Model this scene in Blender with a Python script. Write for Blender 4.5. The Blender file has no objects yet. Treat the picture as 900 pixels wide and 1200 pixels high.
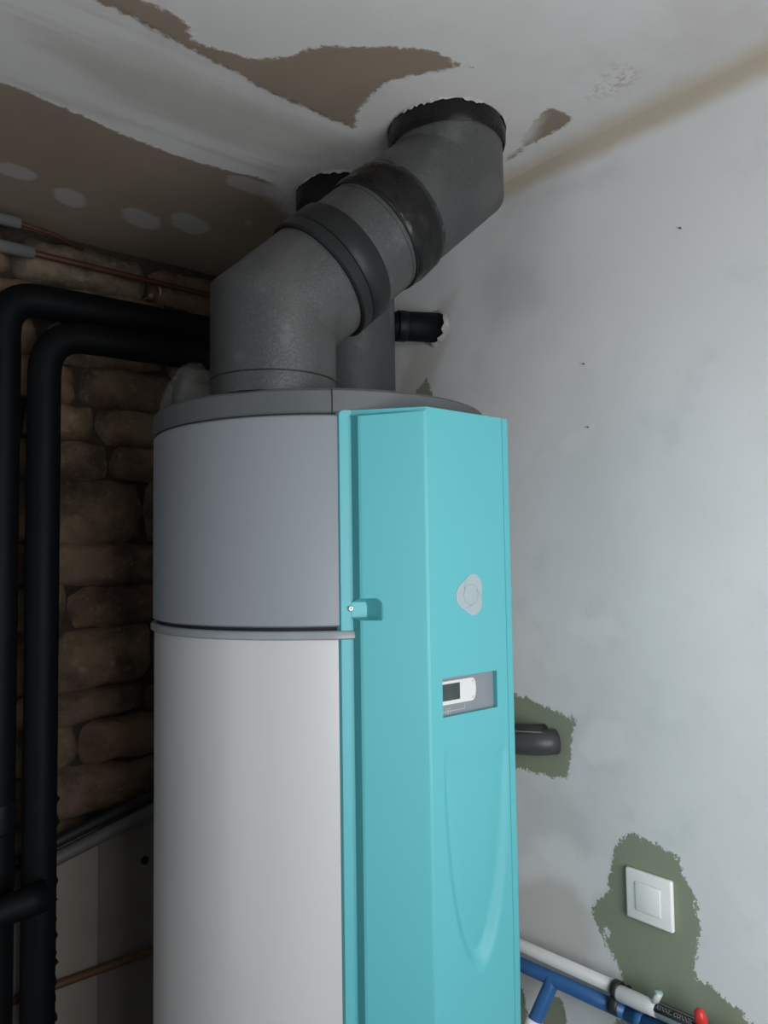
import bpy, bmesh, math, random
import numpy as np
from mathutils import Vector, Matrix, noise as mnoise

random.seed(7)
S = bpy.context.scene
COL = S.collection

# ------------------------------------------------------------------ camera
PITCH, ROLL, YAW = math.radians(3.314), math.radians(-0.831), math.radians(40.05)
FPX = 905.0                                   # focal length in pixels of the 900 x 1200 frame
EYE = np.array([0.0, 0.0, 1.6])
_F = np.array([math.sin(YAW)*math.cos(PITCH), math.cos(YAW)*math.cos(PITCH), math.sin(PITCH)])
_R0 = np.array([math.cos(YAW), -math.sin(YAW), 0.0]); _U0 = np.cross(_R0, _F)
_R = _R0*math.cos(ROLL) + _U0*math.sin(ROLL); _U = -_R0*math.sin(ROLL) + _U0*math.cos(ROLL)
cam_d = bpy.data.cameras.new('camera'); cam = bpy.data.objects.new('camera', cam_d); COL.objects.link(cam)
M = Matrix.Identity(4)
for i in range(3):
    M[i][0], M[i][1], M[i][2], M[i][3] = _R[i], _U[i], -_F[i], EYE[i]
cam.matrix_world = M
cam_d.sensor_fit = 'HORIZONTAL'; cam_d.sensor_width = 36.0; cam_d.lens = FPX/900*36.0
cam_d.clip_start = 0.02; cam_d.clip_end = 50
S.camera = cam

# ------------------------------------------------------------------ exposure, world, daylight
S.view_settings.view_transform = 'Standard'; S.view_settings.look = 'None'
S.view_settings.gamma = 1.0; S.view_settings.use_curve_mapping = False
S.view_settings.exposure = 0.0
W = bpy.data.worlds.new('overcast_sky'); S.world = W; W.use_nodes = True
W.node_tree.nodes['Background'].inputs[0].default_value = (0.80, 0.90, 1.0, 1)
W.node_tree.nodes['Background'].inputs[1].default_value = 1.0
# room extents
XR, YB, ZC = 1.15, 1.80, 2.337
XL, YF = -1.45, -0.52
WIN = (-0.10, 0.90, 0.85, 2.00)               # window opening in the wall behind the camera: x0, x1, z0, z1
ld = bpy.data.lights.new('window_daylight', 'AREA'); ld.shape = 'RECTANGLE'
ld.size = WIN[1]-WIN[0]-0.04; ld.size_y = WIN[3]-WIN[2]-0.04
ld.energy = 22.6; ld.color = (0.97, 0.985, 1.0)
lo = bpy.data.objects.new('window_daylight', ld); COL.objects.link(lo)
lo.location = ((WIN[0]+WIN[1])/2, YF-0.07, (WIN[2]+WIN[3])/2)
lo.rotation_euler = (math.radians(90), 0, 0)   # local -Z looks to +Y, into the room

DOOR = (0.55, 1.35, 0.0, 2.02)                # open doorway in the left wall: y0, y1, z0, z1
ld2 = bpy.data.lights.new('doorway_daylight', 'AREA'); ld2.shape = 'RECTANGLE'
ld2.size = DOOR[1]-DOOR[0]-0.1; ld2.size_y = 1.9
ld2.energy = 1.0; ld2.color = (1.0, 0.97, 0.93)
lo2 = bpy.data.objects.new('doorway_daylight', ld2); COL.objects.link(lo2)
lo2.location = (XL-0.05, (DOOR[0]+DOOR[1])/2, 1.0); lo2.rotation_euler = (math.radians(90), 0, math.radians(-90))

# ------------------------------------------------------------------ helpers: picture point -> real plane
def ray(x, y): return _F + _R*((x-450)/FPX) + _U*((600-y)/FPX)
def on_x(x, y, X): d = ray(x, y); return EYE + d*(X/d[0])
def on_z(x, y, Z): d = ray(x, y); return EYE + d*((Z-EYE[2])/d[2])

# ------------------------------------------------------------------ helpers: objects
def link(name, me, mat=None, parent=None, smooth=True):
    o = bpy.data.objects.new(name, me); COL.objects.link(o)
    if mat is not None and not me.materials: me.materials.append(mat)
    if smooth:
        me.polygons.foreach_set('use_smooth', [True]*len(me.polygons))
    if parent is not None: o.parent = parent
    return o
def tag(o, label=None, cat=None, group=None, kind=None):
    if label: o['label'] = label
    if cat: o['category'] = cat
    if group: o['group'] = group
    if kind: o['kind'] = kind
    return o
def thing(name, loc, label, cat, group=None):
    o = bpy.data.objects.new(name, None); o.location = loc; COL.objects.link(o)
    o.empty_display_size = 0.05
    return tag(o, label, cat, group)
def part(name, me, mat, parent, smooth=True, label=None):
    """mesh given in world coordinates, parented to an (unrotated) thing"""
    o = link(name, me, mat, None, smooth)
    root = parent; off = Vector((0, 0, 0))
    while root is not None:
        off += Vector(root.location); root = root.parent
    o.parent = parent; o.location = -off if parent.parent is None else Vector((0, 0, 0))
    if parent.parent is not None or parent.type == 'MESH':
        o.location = Vector((0, 0, 0)) if parent.type == 'MESH' else -off
    if label: o['label'] = label
    return o
def mesh(name, vs, fs):
    me = bpy.data.meshes.new(name); me.from_pydata([tuple(map(float, v)) for v in vs], [], fs); me.update()
    bm = bmesh.new(); bm.from_mesh(me); bmesh.ops.recalc_face_normals(bm, faces=bm.faces); bm.to_mesh(me); bm.free()
    return me
def autosmooth(o, deg=35):
    me = o.data
    bm = bmesh.new(); bm.from_mesh(me)
    for e in bm.edges:
        if len(e.link_faces) == 2 and e.calc_face_angle(0) > math.radians(deg): e.smooth = False
    bm.to_mesh(me); bm.free()
    return o
def box(name, c, s, bevel=0.0, seg=2):
    bm = bmesh.new(); bmesh.ops.create_cube(bm, size=1.0)
    bmesh.ops.scale(bm, vec=s, verts=bm.verts)
    if bevel > 0: bmesh.ops.bevel(bm, geom=list(bm.edges), offset=bevel, segments=seg, affect='EDGES', profile=0.5)
    bmesh.ops.translate(bm, vec=c, verts=bm.verts)
    me = bpy.data.meshes.new(name); bm.to_mesh(me); bm.free(); return me
def join_meshes(name, ms):
    bm = bmesh.new()
    for m in ms: bm.from_mesh(m)
    me = bpy.data.meshes.new(name); bm.to_mesh(me); bm.free(); return me

def bezier(pts, rad, n=8):
    """polyline with rounded corners"""
    P = [Vector(p) for p in pts]; out = [P[0]]
    for i in range(1, len(P)-1):
        a = (P[i-1]-P[i]); b = (P[i+1]-P[i])
        r = min(rad, a.length*0.49, b.length*0.49)
        p0 = P[i]+a.normalized()*r; p2 = P[i]+b.normalized()*r
        for k in range(n+1):
            t = k/n; out.append(p0*(1-t)**2 + P[i]*2*t*(1-t) + p2*t*t)
    out.append(P[-1]); return out
def densify(path, step):
    out = [path[0]]
    for a, b in zip(path, path[1:]):
        n = max(1, int((b-a).length/step))
        for k in range(1, n+1): out.append(a.lerp(b, k/n))
    return out
def tube(name, path, r, n=20, caps=True, wob=0.0, rfun=None):
    """sweep a circle along a path (mitred at every corner)"""
    P = [Vector(p) for p in path]; vs = []; fs = []
    L = 0.0; ref = None
    for i, p in enumerate(P):
        if i == 0: t = (P[1]-P[0]).normalized()
        elif i == len(P)-1: t = (P[-1]-P[-2]).normalized()
        else: t = ((P[i]-P[i-1]).normalized()+(P[i+1]-P[i]).normalized()).normalized()
        d = (P[i]-P[i-1]).normalized() if i else t
        if i: L += (P[i]-P[i-1]).length
        if ref is None:
            ref = Vector((0, 0, 1)) if abs(t.z) < 0.9 else Vector((1, 0, 0))
        u = (ref - t*ref.dot(t)).normalized(); ref = u; v = t.cross(u)
        stretch = 1.0/max(0.5, d.dot(t))
        bend = (d - t*d.dot(t))
        bn = bend.normalized() if bend.length > 1e-5 else None
        rr = r if rfun is None else rfun(L, i/(len(P)-1))
        for k in range(n):
            a = 2*math.pi*k/n
            q = u*math.cos(a)+v*math.sin(a)
            if bn is not None: q = q + bn*(q.dot(bn)*(stretch-1))
            ww = rr*(1+wob*mnoise.noise(Vector((L*14, a*1.3, r*90)))) if wob else rr
            vs.append(p+q*ww)
    m = len(P)
    for i in range(m-1):
        for k in range(n):
            fs.append((i*n+k, i*n+(k+1) % n, (i+1)*n+(k+1) % n, (i+1)*n+k))
    if caps: fs += [tuple(reversed(range(n))), tuple(range((m-1)*n, m*n))]
    return mesh(name, vs, fs)
def ring_on(name, a, b, r_in, profile, n=48):
    """lathe about axis a->b; profile = list of (t along axis 0..1, radius); closed towards r_in"""
    a = Vector(a); b = Vector(b); t = (b-a).normalized()
    ref = Vector((0, 0, 1)) if abs(t.z) < 0.9 else Vector((1, 0, 0))
    u = (ref-t*ref.dot(t)).normalized(); v = t.cross(u)
    prof = [(profile[0][0], r_in)]+list(profile)+[(profile[-1][0], r_in)]
    vs = []; fs = []
    for tt, rr in prof:
        p = a.lerp(b, tt)
        for k in range(n):
            an = 2*math.pi*k/n; vs.append(p+(u*math.cos(an)+v*math.sin(an))*rr)
    m = len(prof)
    for i in range(m):
        j = (i+1) % m
        for k in range(n): fs.append((i*n+k, i*n+(k+1) % n, j*n+(k+1) % n, j*n+k))
    return mesh(name, vs, fs)
def disc_lathe(name, a, b, profile, n=24):
    a = Vector(a); b = Vector(b); t = (b-a).normalized()
    ref = Vector((0, 0, 1)) if abs(t.z) < 0.9 else Vector((1, 0, 0))
    u = (ref-t*ref.dot(t)).normalized(); v = t.cross(u); vs = []; fs = []
    for tt, rr in profile:
        p = a.lerp(b, tt)
        for k in range(n):
            an = 2*math.pi*k/n; vs.append(p+(u*math.cos(an)+v*math.sin(an))*rr)
    for i in range(len(profile)-1):
        for k in range(n): fs.append((i*n+k, i*n+(k+1) % n, (i+1)*n+(k+1) % n, (i+1)*n+k))
    fs += [tuple(reversed(range(n))), tuple(range((len(profile)-1)*n, len(profile)*n))]
    return mesh(name, vs, fs)

# ------------------------------------------------------------------ helpers: materials
class NT:
    def __init__(s, name):
        s.m = bpy.data.materials.new(name); s.m.use_nodes = True; s.t = s.m.node_tree
        s.b = s.t.nodes['Principled BSDF']
    def n(s, typ, **kw):
        x = s.t.nodes.new(typ)
        for k, v in kw.items(): setattr(x, k, v)
        return x
    def l(s, a, b): s.t.links.new(a, b)
    def noise(s, scale, detail=3, rough=0.55, vec=None, stretch=None):
        x = s.n('ShaderNodeTexNoise'); x.inputs['Scale'].default_value = scale
        x.inputs['Detail'].default_value = detail; x.inputs['Roughness'].default_value = rough
        if vec is None: vec = s.pos()
        if stretch is not None:
            mp = s.n('ShaderNodeMapping'); s.l(vec, mp.inputs[0])
            mp.inputs['Rotation'].default_value = stretch[0]; mp.inputs['Scale'].default_value = stretch[1]
            vec = mp.outputs[0]
        s.l(vec, x.inputs['Vector']); return x.outputs['Fac']
    def pos(s):
        if not hasattr(s, '_p'): s._p = s.n('ShaderNodeTexCoord').outputs['Object']
        return s._p
    def attr(s, name): return s.n('ShaderNodeAttribute', attribute_name=name).outputs['Fac']
    def math(s, op, a, b=None, c=None):
        x = s.n('ShaderNodeMath', operation=op)
        for i, q in enumerate((a, b, c)):
            if q is None: continue
            if isinstance(q, (int, float)): x.inputs[i].default_value = q
            else: s.l(q, x.inputs[i])
        return x.outputs[0]
    def ramp(s, v, lo, hi, a=0.0, b=1.0):
        x = s.n('ShaderNodeMapRange', interpolation_type='SMOOTHSTEP')
        for k, q in zip(('From Min', 'From Max', 'To Min', 'To Max'), (lo, hi, a, b)): x.inputs[k].default_value = q
        s.l(v, x.inputs['Value']); return x.outputs[0]
    def mix(s, f, a, b):
        x = s.n('ShaderNodeMix', data_type='RGBA')
        if isinstance(f, (int, float)): x.inputs[0].default_value = f
        else: s.l(f, x.inputs[0])
        for i, q in ((6, a), (7, b)):
            if isinstance(q, tuple): x.inputs[i].default_value = (*q, 1)
            else: s.l(q, x.inputs[i])
        return x.outputs[2]
    def bump(s, h, strength=0.3, dist=0.002):
        x = s.n('ShaderNodeBump'); x.inputs['Strength'].default_value = strength; x.inputs['Distance'].default_value = dist
        s.l(h, x.inputs['Height']); s.l(x.outputs[0], s.b.inputs['Normal'])
    def base(s, c):
        if isinstance(c, tuple): s.b.inputs['Base Color'].default_value = (*c, 1)
        else: s.l(c, s.b.inputs['Base Color'])
    def rough(s, r):
        if isinstance(r, (int, float)): s.b.inputs['Roughness'].default_value = r
        else: s.l(r, s.b.inputs['Roughness'])
def simple(name, c, rough=0.5, metal=0.0, var=0.12, vs=30, bump=0.0, bs=200, spec=0.5, coat=0.0):
    t = NT(name)
    if var:
        f = t.noise(vs, 3)
        t.base(t.mix(f, tuple(q*(1-var) for q in c), tuple(min(1, q*(1+var)) for q in c)))
    else: t.base(c)
    t.rough(rough); t.b.inputs['Metallic'].default_value = metal
    t.b.inputs['Specular IOR Level'].default_value = spec
    t.b.inputs['Coat Weight'].default_value = coat
    if bump: t.bump(t.noise(bs, 4), bump, 0.001)
    return t.m

# ================================================================== THE SETTING
def sdf_poly(P, poly):
    """signed distance (negative inside) of points P (n,2) to a polygon"""
    poly = np.array(poly, float); n = len(poly)
    d = np.full(len(P), 1e9); ins = np.zeros(len(P), bool)
    for i in range(n):
        a = poly[i]; b = poly[(i+1) % n]; e = b-a; w = P-a
        t = np.clip((w@e)/(e@e+1e-12), 0, 1)
        d = np.minimum(d, np.hypot(*(w-t[:, None]*e).T))
        c = ((a[1] > P[:, 1]) != (b[1] > P[:, 1]))
        with np.errstate(divide='ignore', invalid='ignore'):
            xi = (b[0]-a[0])*(P[:, 1]-a[1])/(b[1]-a[1])+a[0]
        ins ^= c & (P[:, 0] < xi)
    return np.where(ins, -d, d)
def grid_mesh(name, o, eu, ev, nu, nv):
    o, eu, ev = map(np.array, (o, eu, ev))
    U, V = np.meshgrid(np.linspace(0, 1, nu+1), np.linspace(0, 1, nv+1), indexing='ij')
    vs = o+U.reshape(-1, 1)*eu+V.reshape(-1, 1)*ev
    I = np.arange((nu+1)*(nv+1)).reshape(nu+1, nv+1)
    fs = np.stack([I[:-1, :-1], I[1:, :-1], I[1:, 1:], I[:-1, 1:]], -1).reshape(-1, 4)
    me = bpy.data.meshes.new(name); me.from_pydata(vs.tolist(), [], fs.tolist()); me.update()
    return me, vs
def add_attr(me, name, vals):
    at = me.attributes.new(name, 'FLOAT', 'POINT'); at.data.foreach_set('value', np.asarray(vals, np.float32))

# ---- right wall: skim coated plasterboard, green board showing through
wx = lambda pts: [tuple(on_x(x, y, XR)[1:]) for x, y in pts]
me, vs = grid_mesh('wall_right', (XR, YF, 0), (0, YB-YF, 0), (0, 0, ZC), 260, 196)
P2 = vs[:, 1:]
green = [
 [(540, 790), (600, 812), (618, 818), (640, 829), (668, 840), (676, 842), (671, 864), (668, 890), (664, 914), (650, 910), (625, 905), (600, 900), (540, 900)],
 [(717, 1008), (722, 988), (735, 976), (747, 979), (758, 983), (779, 995), (797, 1004), (800, 1025), (811, 1043), (818, 1064), (820, 1093), (816, 1121),
  (813, 1146), (829, 1153), (847, 1168), (864, 1182), (882, 1198), (900, 1240), (726, 1240), (722, 1196), (733, 1178), (733, 1160), (727, 1136), (715, 1114), (704, 1096), (697, 1079), (694, 1064), (698, 1052), (710, 1050), (714, 1040)],
 [(590, 1140), (609, 1152), (615, 1172), (619, 1186), (612, 1240), (580, 1240)],
 [(640, 1168), (656, 1166), (662, 1184), (668, 1240), (630, 1240), (628, 1200)],
 [(484, 464), (490, 455), (494, 452), (499, 443), (503, 452), (508, 464), (500, 480), (485, 480)],
]
g = np.full(len(P2), 9.0)
for poly in green: g = np.minimum(g, sdf_poly(P2, wx(poly)))
hole = sdf_poly(P2, wx([(706, 1084), (712, 1086), (717, 1095), (712, 1098), (706, 1091)]))
g = np.maximum(g, -hole); add_attr(me, 'green', g)
bg = [[(600, 1050), (640, 1025), (680, 1035), (695, 1100), (690, 1135), (650, 1125), (600, 1100)],
      [(470, 470), (480, 400), (540, 330), (520, 400), (500, 470)]]
b = np.full(len(P2), 9.0)
for poly in bg: b = np.minimum(b, sdf_poly(P2, wx(poly)))
add_attr(me, 'beige', b)
gr = [[(600, 905), (650, 915), (690, 960), (690, 1000), (650, 985), (600, 1005)],
      [(560, 330), (590, 300), (625, 320), (640, 350), (605, 370), (575, 385)],
      [(588, 232), (640, 215), (700, 205), (720, 195), (728, 200), (690, 218), (640, 235), (590, 255)],
      [(655, 845), (690, 842), (685, 856), (660, 900)]]
q = np.full(len(P2), 9.0)
for poly in gr: q = np.minimum(q, sdf_poly(P2, wx(poly)))
add_attr(me, 'grey', q)
wl = [[(660, 735), (690, 718), (725, 725), (740, 745), (710, 755), (680, 752)],
      [(680, 870), (700, 845), (730, 855), (735, 880), (710, 900), (685, 910)],
      [(655, 520), (690, 500), (712, 490), (690, 515), (665, 528)],
      [(690, 1010), (715, 1000), (712, 1045), (690, 1040)], [(620, 985), (660, 975), (700, 1030), (690, 1060), (650, 1025)]]
q = np.full(len(P2), 9.0)
for poly in wl: q = np.minimum(q, sdf_poly(P2, wx(poly)))
add_attr(me, 'white', q)
t = NT('skim_coated_wall')
n1 = t.noise(2.2, 4); n2 = t.noise(9, 5, 0.65); n3 = t.noise(70, 4, 0.7); n4 = t.noise(220, 3, 0.6)
c = t.mix(t.ramp(n1, 0.35, 0.68), (0.71, 0.713, 0.715), (0.79, 0.793, 0.793))
c = t.mix(t.math('MULTIPLY', t.ramp(n2, 0.52, 0.75), 0.30), c, (0.52, 0.55, 0.555))
jit = t.math('MULTIPLY', t.math('SUBTRACT', n2, 0.5), 0.09)
c = t.mix(t.math('MULTIPLY', t.ramp(t.math('ADD', t.attr('grey'), jit), -0.03, 0.03, 1, 0), 0.30), c, (0.43, 0.45, 0.455))
c = t.mix(t.math('MULTIPLY', t.ramp(t.math('ADD', t.attr('beige'), jit), -0.02, 0.02, 1, 0), 0.6), c, (0.52, 0.475, 0.44))
c = t.mix(t.math('MULTIPLY', t.ramp(t.math('ADD', t.attr('white'), jit), -0.01, 0.012, 1, 0), 0.45), c, (0.82, 0.825, 0.825))
# tan jointing compound along the corner with the ceiling
sx = t.n('ShaderNodeSeparateXYZ'); t.l(t.pos(), sx.inputs[0])
jw = t.math('ADD', sx.outputs['Z'], t.math('MULTIPLY', t.math('SUBTRACT', t.noise(7, 4), 0.5), 0.035))
c = t.mix(t.math('MULTIPLY', t.ramp(jw, ZC-0.050, ZC-0.018), 0.8), c, (0.50, 0.42, 0.31))
gd = t.math('ADD', t.attr('green'), t.math('MULTIPLY', t.math('SUBTRACT', n3, 0.5), 0.030))
gd = t.math('ADD', gd, t.math('MULTIPLY', t.math('SUBTRACT', n4, 0.5), 0.018))
gcol = t.mix(n2, (0.225, 0.265, 0.185), (0.285, 0.315, 0.225))
gm = t.ramp(gd, -0.0012, 0.0012, 1, 0)
c = t.mix(gm, c, gcol)
t.base(c); t.rough(0.75)
t.bump(t.math('ADD', t.math('MULTIPLY', n2, 0.6), t.math('MULTIPLY', t.ramp(gd, -0.004, 0.004), 1.2)), 0.25, 0.002)
wall_right = tag(link('wall_right', me, t.m), kind='structure',
                 label='white skim coated wall with patches of bare green plasterboard')

# ---- ceiling: plasterboard with plaster joints
cz = lambda pts: [tuple(on_z(x, y, ZC)[:2]) for x, y in pts]
me, vs = grid_mesh('ceiling', (XL, YF, ZC), (XR-XL, 0, 0), (0, YB-YF, 0), 240, 280)
P2 = vs[:, :2]
bare = [
 [(-150, 30), (-40, 80), (0, 96), (30, 106), (60, 122), (100, 137), (150, 160), (200, 180), (250, 195), (300, 207), (320, 214), (330, 225), (345, 240), (400, 262), (330, 330), (260, 345), (0, 265), (-150, 240)],
 [(115, 0), (150, 18), (200, 45), (250, 72), (300, 98), (350, 122), (400, 145), (414, 152), (419, 140), (420, 128), (433, 111), (455, 96), (494, 86), (530, 80), (553, 78),
  (520, 66), (494, 58), (455, 55), (400, 55), (380, 54), (350, 64), (320, 70), (290, 66), (260, 60), (238, 54), (225, 48), (221, 30), (205, 16), (180, 6), (165, 0), (120, -30), (70, -30)],
 [(589, 192), (600, 178), (611, 172), (622, 150), (632, 138), (642, 128), (655, 131), (672, 139), (658, 149), (644, 158), (625, 166), (608, 180)],
]
d = np.full(len(P2), 9.0)
for poly in bare: d = np.minimum(d, sdf_poly(P2, cz(poly)))
add_attr(me, 'bare', d)
add_attr(me, 'faint', sdf_poly(P2, cz([(683, 128), (690, 105), (711, 78), (735, 74), (755, 86), (735, 105), (722, 111), (700, 118)])))
fil = np.full(len(P2), 9.0)
for x, y, a, bb in [(18, 201, 26, 9), (82, 232, 20, 11), (165, 256, 25, 11), (222, 262, 24, 12), (292, 217, 28, 10), (290, 261, 6, 4)]:
    fil = np.minimum(fil, sdf_poly(P2, cz([(x+a*math.cos(k*0.5236)*(1+0.12*math.sin(3*k)), y+bb*math.sin(k*0.5236)+0.28*a*math.cos(k*0.5236)) for k in range(12)])))
add_attr(me, 'filler', fil)
ex1, ex2 = np.array([0.930, 0.923]), np.array([0.935, 1.215])
add_attr(me, 'hole', np.minimum(np.hypot(*(P2-ex1).T)-0.10, np.hypot(*(P2-ex2).T)-0.10))
add_attr(me, 'corner', XR-P2[:, 0])
add_attr(me, 'band', sdf_poly(P2, cz([(-200, -60), (70, -30), (115, 0), (250, 72), (400, 145), (440, 165), (430, 210), (340, 225), (250, 195), (100, 137), (0, 96), (-150, 30)])))
add_attr(me, 'tint', sdf_poly(P2, cz([(20, 25), (200, 88), (300, 122), (420, 165), (400, 195), (330, 185), (250, 160), (150, 115)])))
t = NT('plasterboard_ceiling')
bd = cz([(0, 55), (400, 180)]); ang = math.atan2(bd[1][1]-bd[0][1], bd[1][0]-bd[0][0])
n1 = t.noise(3, 4); n2 = t.noise(12, 5, 0.65); n3 = t.noise(80, 4, 0.7)
st = t.noise(5, 4, 0.6, stretch=((0, 0, -ang), (0.35, 3.6, 1)))
c = t.mix(t.ramp(n1, 0.3, 0.7), (0.56, 0.55, 0.535), (0.64, 0.64, 0.635))
bn = t.ramp(t.math('ADD', t.attr('band'), t.math('MULTIPLY', t.math('SUBTRACT', n2, 0.5), 0.05)), -0.03, 0.02, 1, 0)
c = t.mix(t.math('MULTIPLY', bn, t.math('MULTIPLY', t.ramp(st, 0.46, 0.66), 0.55)), c, (0.42, 0.395, 0.365))
tn = t.ramp(t.math('ADD', t.attr('tint'), t.math('MULTIPLY', t.math('SUBTRACT', st, 0.5), 0.12)), -0.035, 0.03, 1, 0)
c = t.mix(t.math('MULTIPLY', tn, 0.62), c, (0.36, 0.335, 0.30))
bl = t.ramp(t.noise(4.5, 6, 0.62), 0.50, 0.64)
c = t.mix(t.math('MULTIPLY', t.math('SUBTRACT', 1.0, bn), t.math('MULTIPLY', bl, 0.30)), c, (0.46, 0.42, 0.385))
c = t.mix(t.math('MULTIPLY', t.ramp(n2, 0.5, 0.7), 0.25), c, (0.50, 0.48, 0.455))
bd_ = t.math('ADD', t.attr('bare'), t.math('MULTIPLY', t.math('SUBTRACT', n3, 0.5), 0.026))
bd_ = t.math('ADD', bd_, t.math('MULTIPLY', t.math('SUBTRACT', n2, 0.5), 0.030))
brown = t.mix(t.noise(6, 4), (0.195, 0.150, 0.110), (0.275, 0.220, 0.168))
c = t.mix(t.ramp(bd_, -0.003, 0.004, 1, 0), c, brown)
sp = t.math('MULTIPLY', t.ramp(n3, 0.47, 0.60), t.ramp(t.attr('faint'), -0.03, 0.015, 1, 0))
c = t.mix(t.math('MULTIPLY', sp, 0.8), c, (0.36, 0.31, 0.26))
fd = t.math('ADD', t.attr('filler'), t.math('MULTIPLY', t.math('SUBTRACT', n2, 0.5), 0.03))
c = t.mix(t.math('MULTIPLY', t.ramp(fd, -0.008, 0.004, 1, 0), 0.55), c, (0.42, 0.42, 0.42))
hd = t.math('ADD', t.attr('hole'), t.math('MULTIPLY', t.math('SUBTRACT', n2, 0.5), 0.07))
c = t.mix(t.math('MULTIPLY', t.ramp(hd, 0.03, 0.075, 1, 0), 0.8), c, (0.60, 0.585, 0.56))
cd = t.math('ADD', t.attr('corner'), t.math('MULTIPLY', t.math('SUBTRACT', t.noise(6, 4), 0.5), 0.07))
c = t.mix(t.math('MULTIPLY', t.ramp(cd, 0.01, 0.06, 1, 0), 0.6), c, (0.52, 0.44, 0.34))
t.base(c); t.rough(0.8)
t.bump(t.math('ADD', t.math('MULTIPLY', n2, 0.8), t.math('MULTIPLY', t.ramp(bd_, -0.006, 0.006), 1.0)), 0.35, 0.003)
ceiling = tag(link('ceiling', me, t.m), kind='structure', label='plasterboard ceiling with broad pale plaster joints over brown board')

# ---- floor, left wall, wall behind the camera with its window
t = NT('concrete_floor'); n1 = t.noise(4, 6); t.base(t.mix(n1, (0.12, 0.115, 0.11), (0.20, 0.19, 0.18))); t.rough(0.85); t.bump(t.noise(60, 4), 0.3, 0.002)
tag(link('floor', grid_mesh('floor', (XL, YF, 0), (XR-XL, 0, 0), (0, YB-YF, 0), 2, 2)[0], t.m), kind='structure')
t = NT('dull_plaster'); n1 = t.noise(4, 6); t.base(t.mix(n1, (0.13, 0.12, 0.105), (0.20, 0.19, 0.17))); t.rough(0.85)
plaster_m = t.m
wl_ = [box('w', (XL-0.06, (YF+DOOR[0])/2, ZC/2), (0.12, DOOR[0]-YF, ZC)), box('w', (XL-0.06, (YB+DOOR[1])/2, ZC/2), (0.12, YB-DOOR[1], ZC)),
       box('w', (XL-0.06, (DOOR[0]+DOOR[1])/2, (DOOR[3]+ZC)/2), (0.12, DOOR[1]-DOOR[0], ZC-DOOR[3]))]
tag(link('wall_left', join_meshes('wall_left', wl_), plaster_m, smooth=False), kind='structure')
wf = [box('w', ((XL+WIN[0])/2, YF-0.1, ZC/2), (WIN[0]-XL, 0.2, ZC)), box('w', ((XR+WIN[1])/2, YF-0.1, ZC/2), (XR-WIN[1], 0.2, ZC)),
      box('w', ((WIN[0]+WIN[1])/2, YF-0.1, WIN[2]/2), (WIN[1]-WIN[0], 0.2, WIN[2])),
      box('w', ((WIN[0]+WIN[1])/2, YF-0.1, (WIN[3]+ZC)/2), (WIN[1]-WIN[0], 0.2, ZC-WIN[3]))]
tag(link('wall_front', join_meshes('wall_front', wf), plaster_m, smooth=False), kind='structure')
frame_m = simple('white_window_paint', (0.75, 0.75, 0.73), 0.4)
wx0, wx1, wz0, wz1 = WIN
wfm = [box('f', ((wx0+wx1)/2, YF-0.03, z), (wx1-wx0, 0.05, 0.05)) for z in (wz0+0.025, wz1-0.025)] + \
      [box('f', (x, YF-0.03, (wz0+wz1)/2), (0.05, 0.05, wz1-wz0)) for x in (wx0+0.025, wx1-0.025)]
tag(link('window_1', join_meshes('window_1', wfm), frame_m, smooth=False), kind='structure')

# ---- back wall: earth mortar bed, stones laid in it, boarding below
t = NT('earth_mortar'); n1 = t.noise(9, 6, 0.65); n2 = t.noise(60, 5, 0.7)
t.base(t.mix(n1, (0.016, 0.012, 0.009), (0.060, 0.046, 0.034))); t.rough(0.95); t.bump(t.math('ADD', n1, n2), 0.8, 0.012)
me, vs = grid_mesh('wall_back', (XL, YB, 0), (XR-XL, 0, 0), (0, 0, ZC), 104, 96)
for v in me.vertices:
    v.co.y += 0.010*mnoise.noise(Vector((v.co.x*9, 3.1, v.co.z*9)))-0.012
wall_back = tag(link('wall_back', me, t.m), kind='structure', label='rough rubble stone wall in shadow behind the cylinder')
def stone_mat(name, c1, c2):
    t = NT(name); a = t.noise(7, 6, 0.65); b_ = t.noise(45, 5, 0.7)
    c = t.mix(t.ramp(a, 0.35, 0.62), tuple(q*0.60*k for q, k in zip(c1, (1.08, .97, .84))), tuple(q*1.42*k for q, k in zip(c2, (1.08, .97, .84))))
    c = t.mix(t.math('MULTIPLY', t.ramp(b_, 0.55, 0.72), 0.45), c, tuple(min(1, q*2.6) for q in c2))
    t.base(c); t.rough(0.92); t.bump(t.math('ADD', t.math('MULTIPLY', a, 1.2), t.math('MULTIPLY', b_, 0.6)), 0.7, 0.010); return t.m
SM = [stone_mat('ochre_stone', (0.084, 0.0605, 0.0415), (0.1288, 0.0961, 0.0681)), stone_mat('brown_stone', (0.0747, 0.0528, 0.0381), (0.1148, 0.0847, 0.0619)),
      stone_mat('grey_stone', (0.084, 0.0683, 0.0545), (0.1272, 0.1055, 0.0852)), stone_mat('red_stone', (0.0794, 0.0522, 0.0371), (0.1179, 0.0822, 0.0588))]
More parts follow.
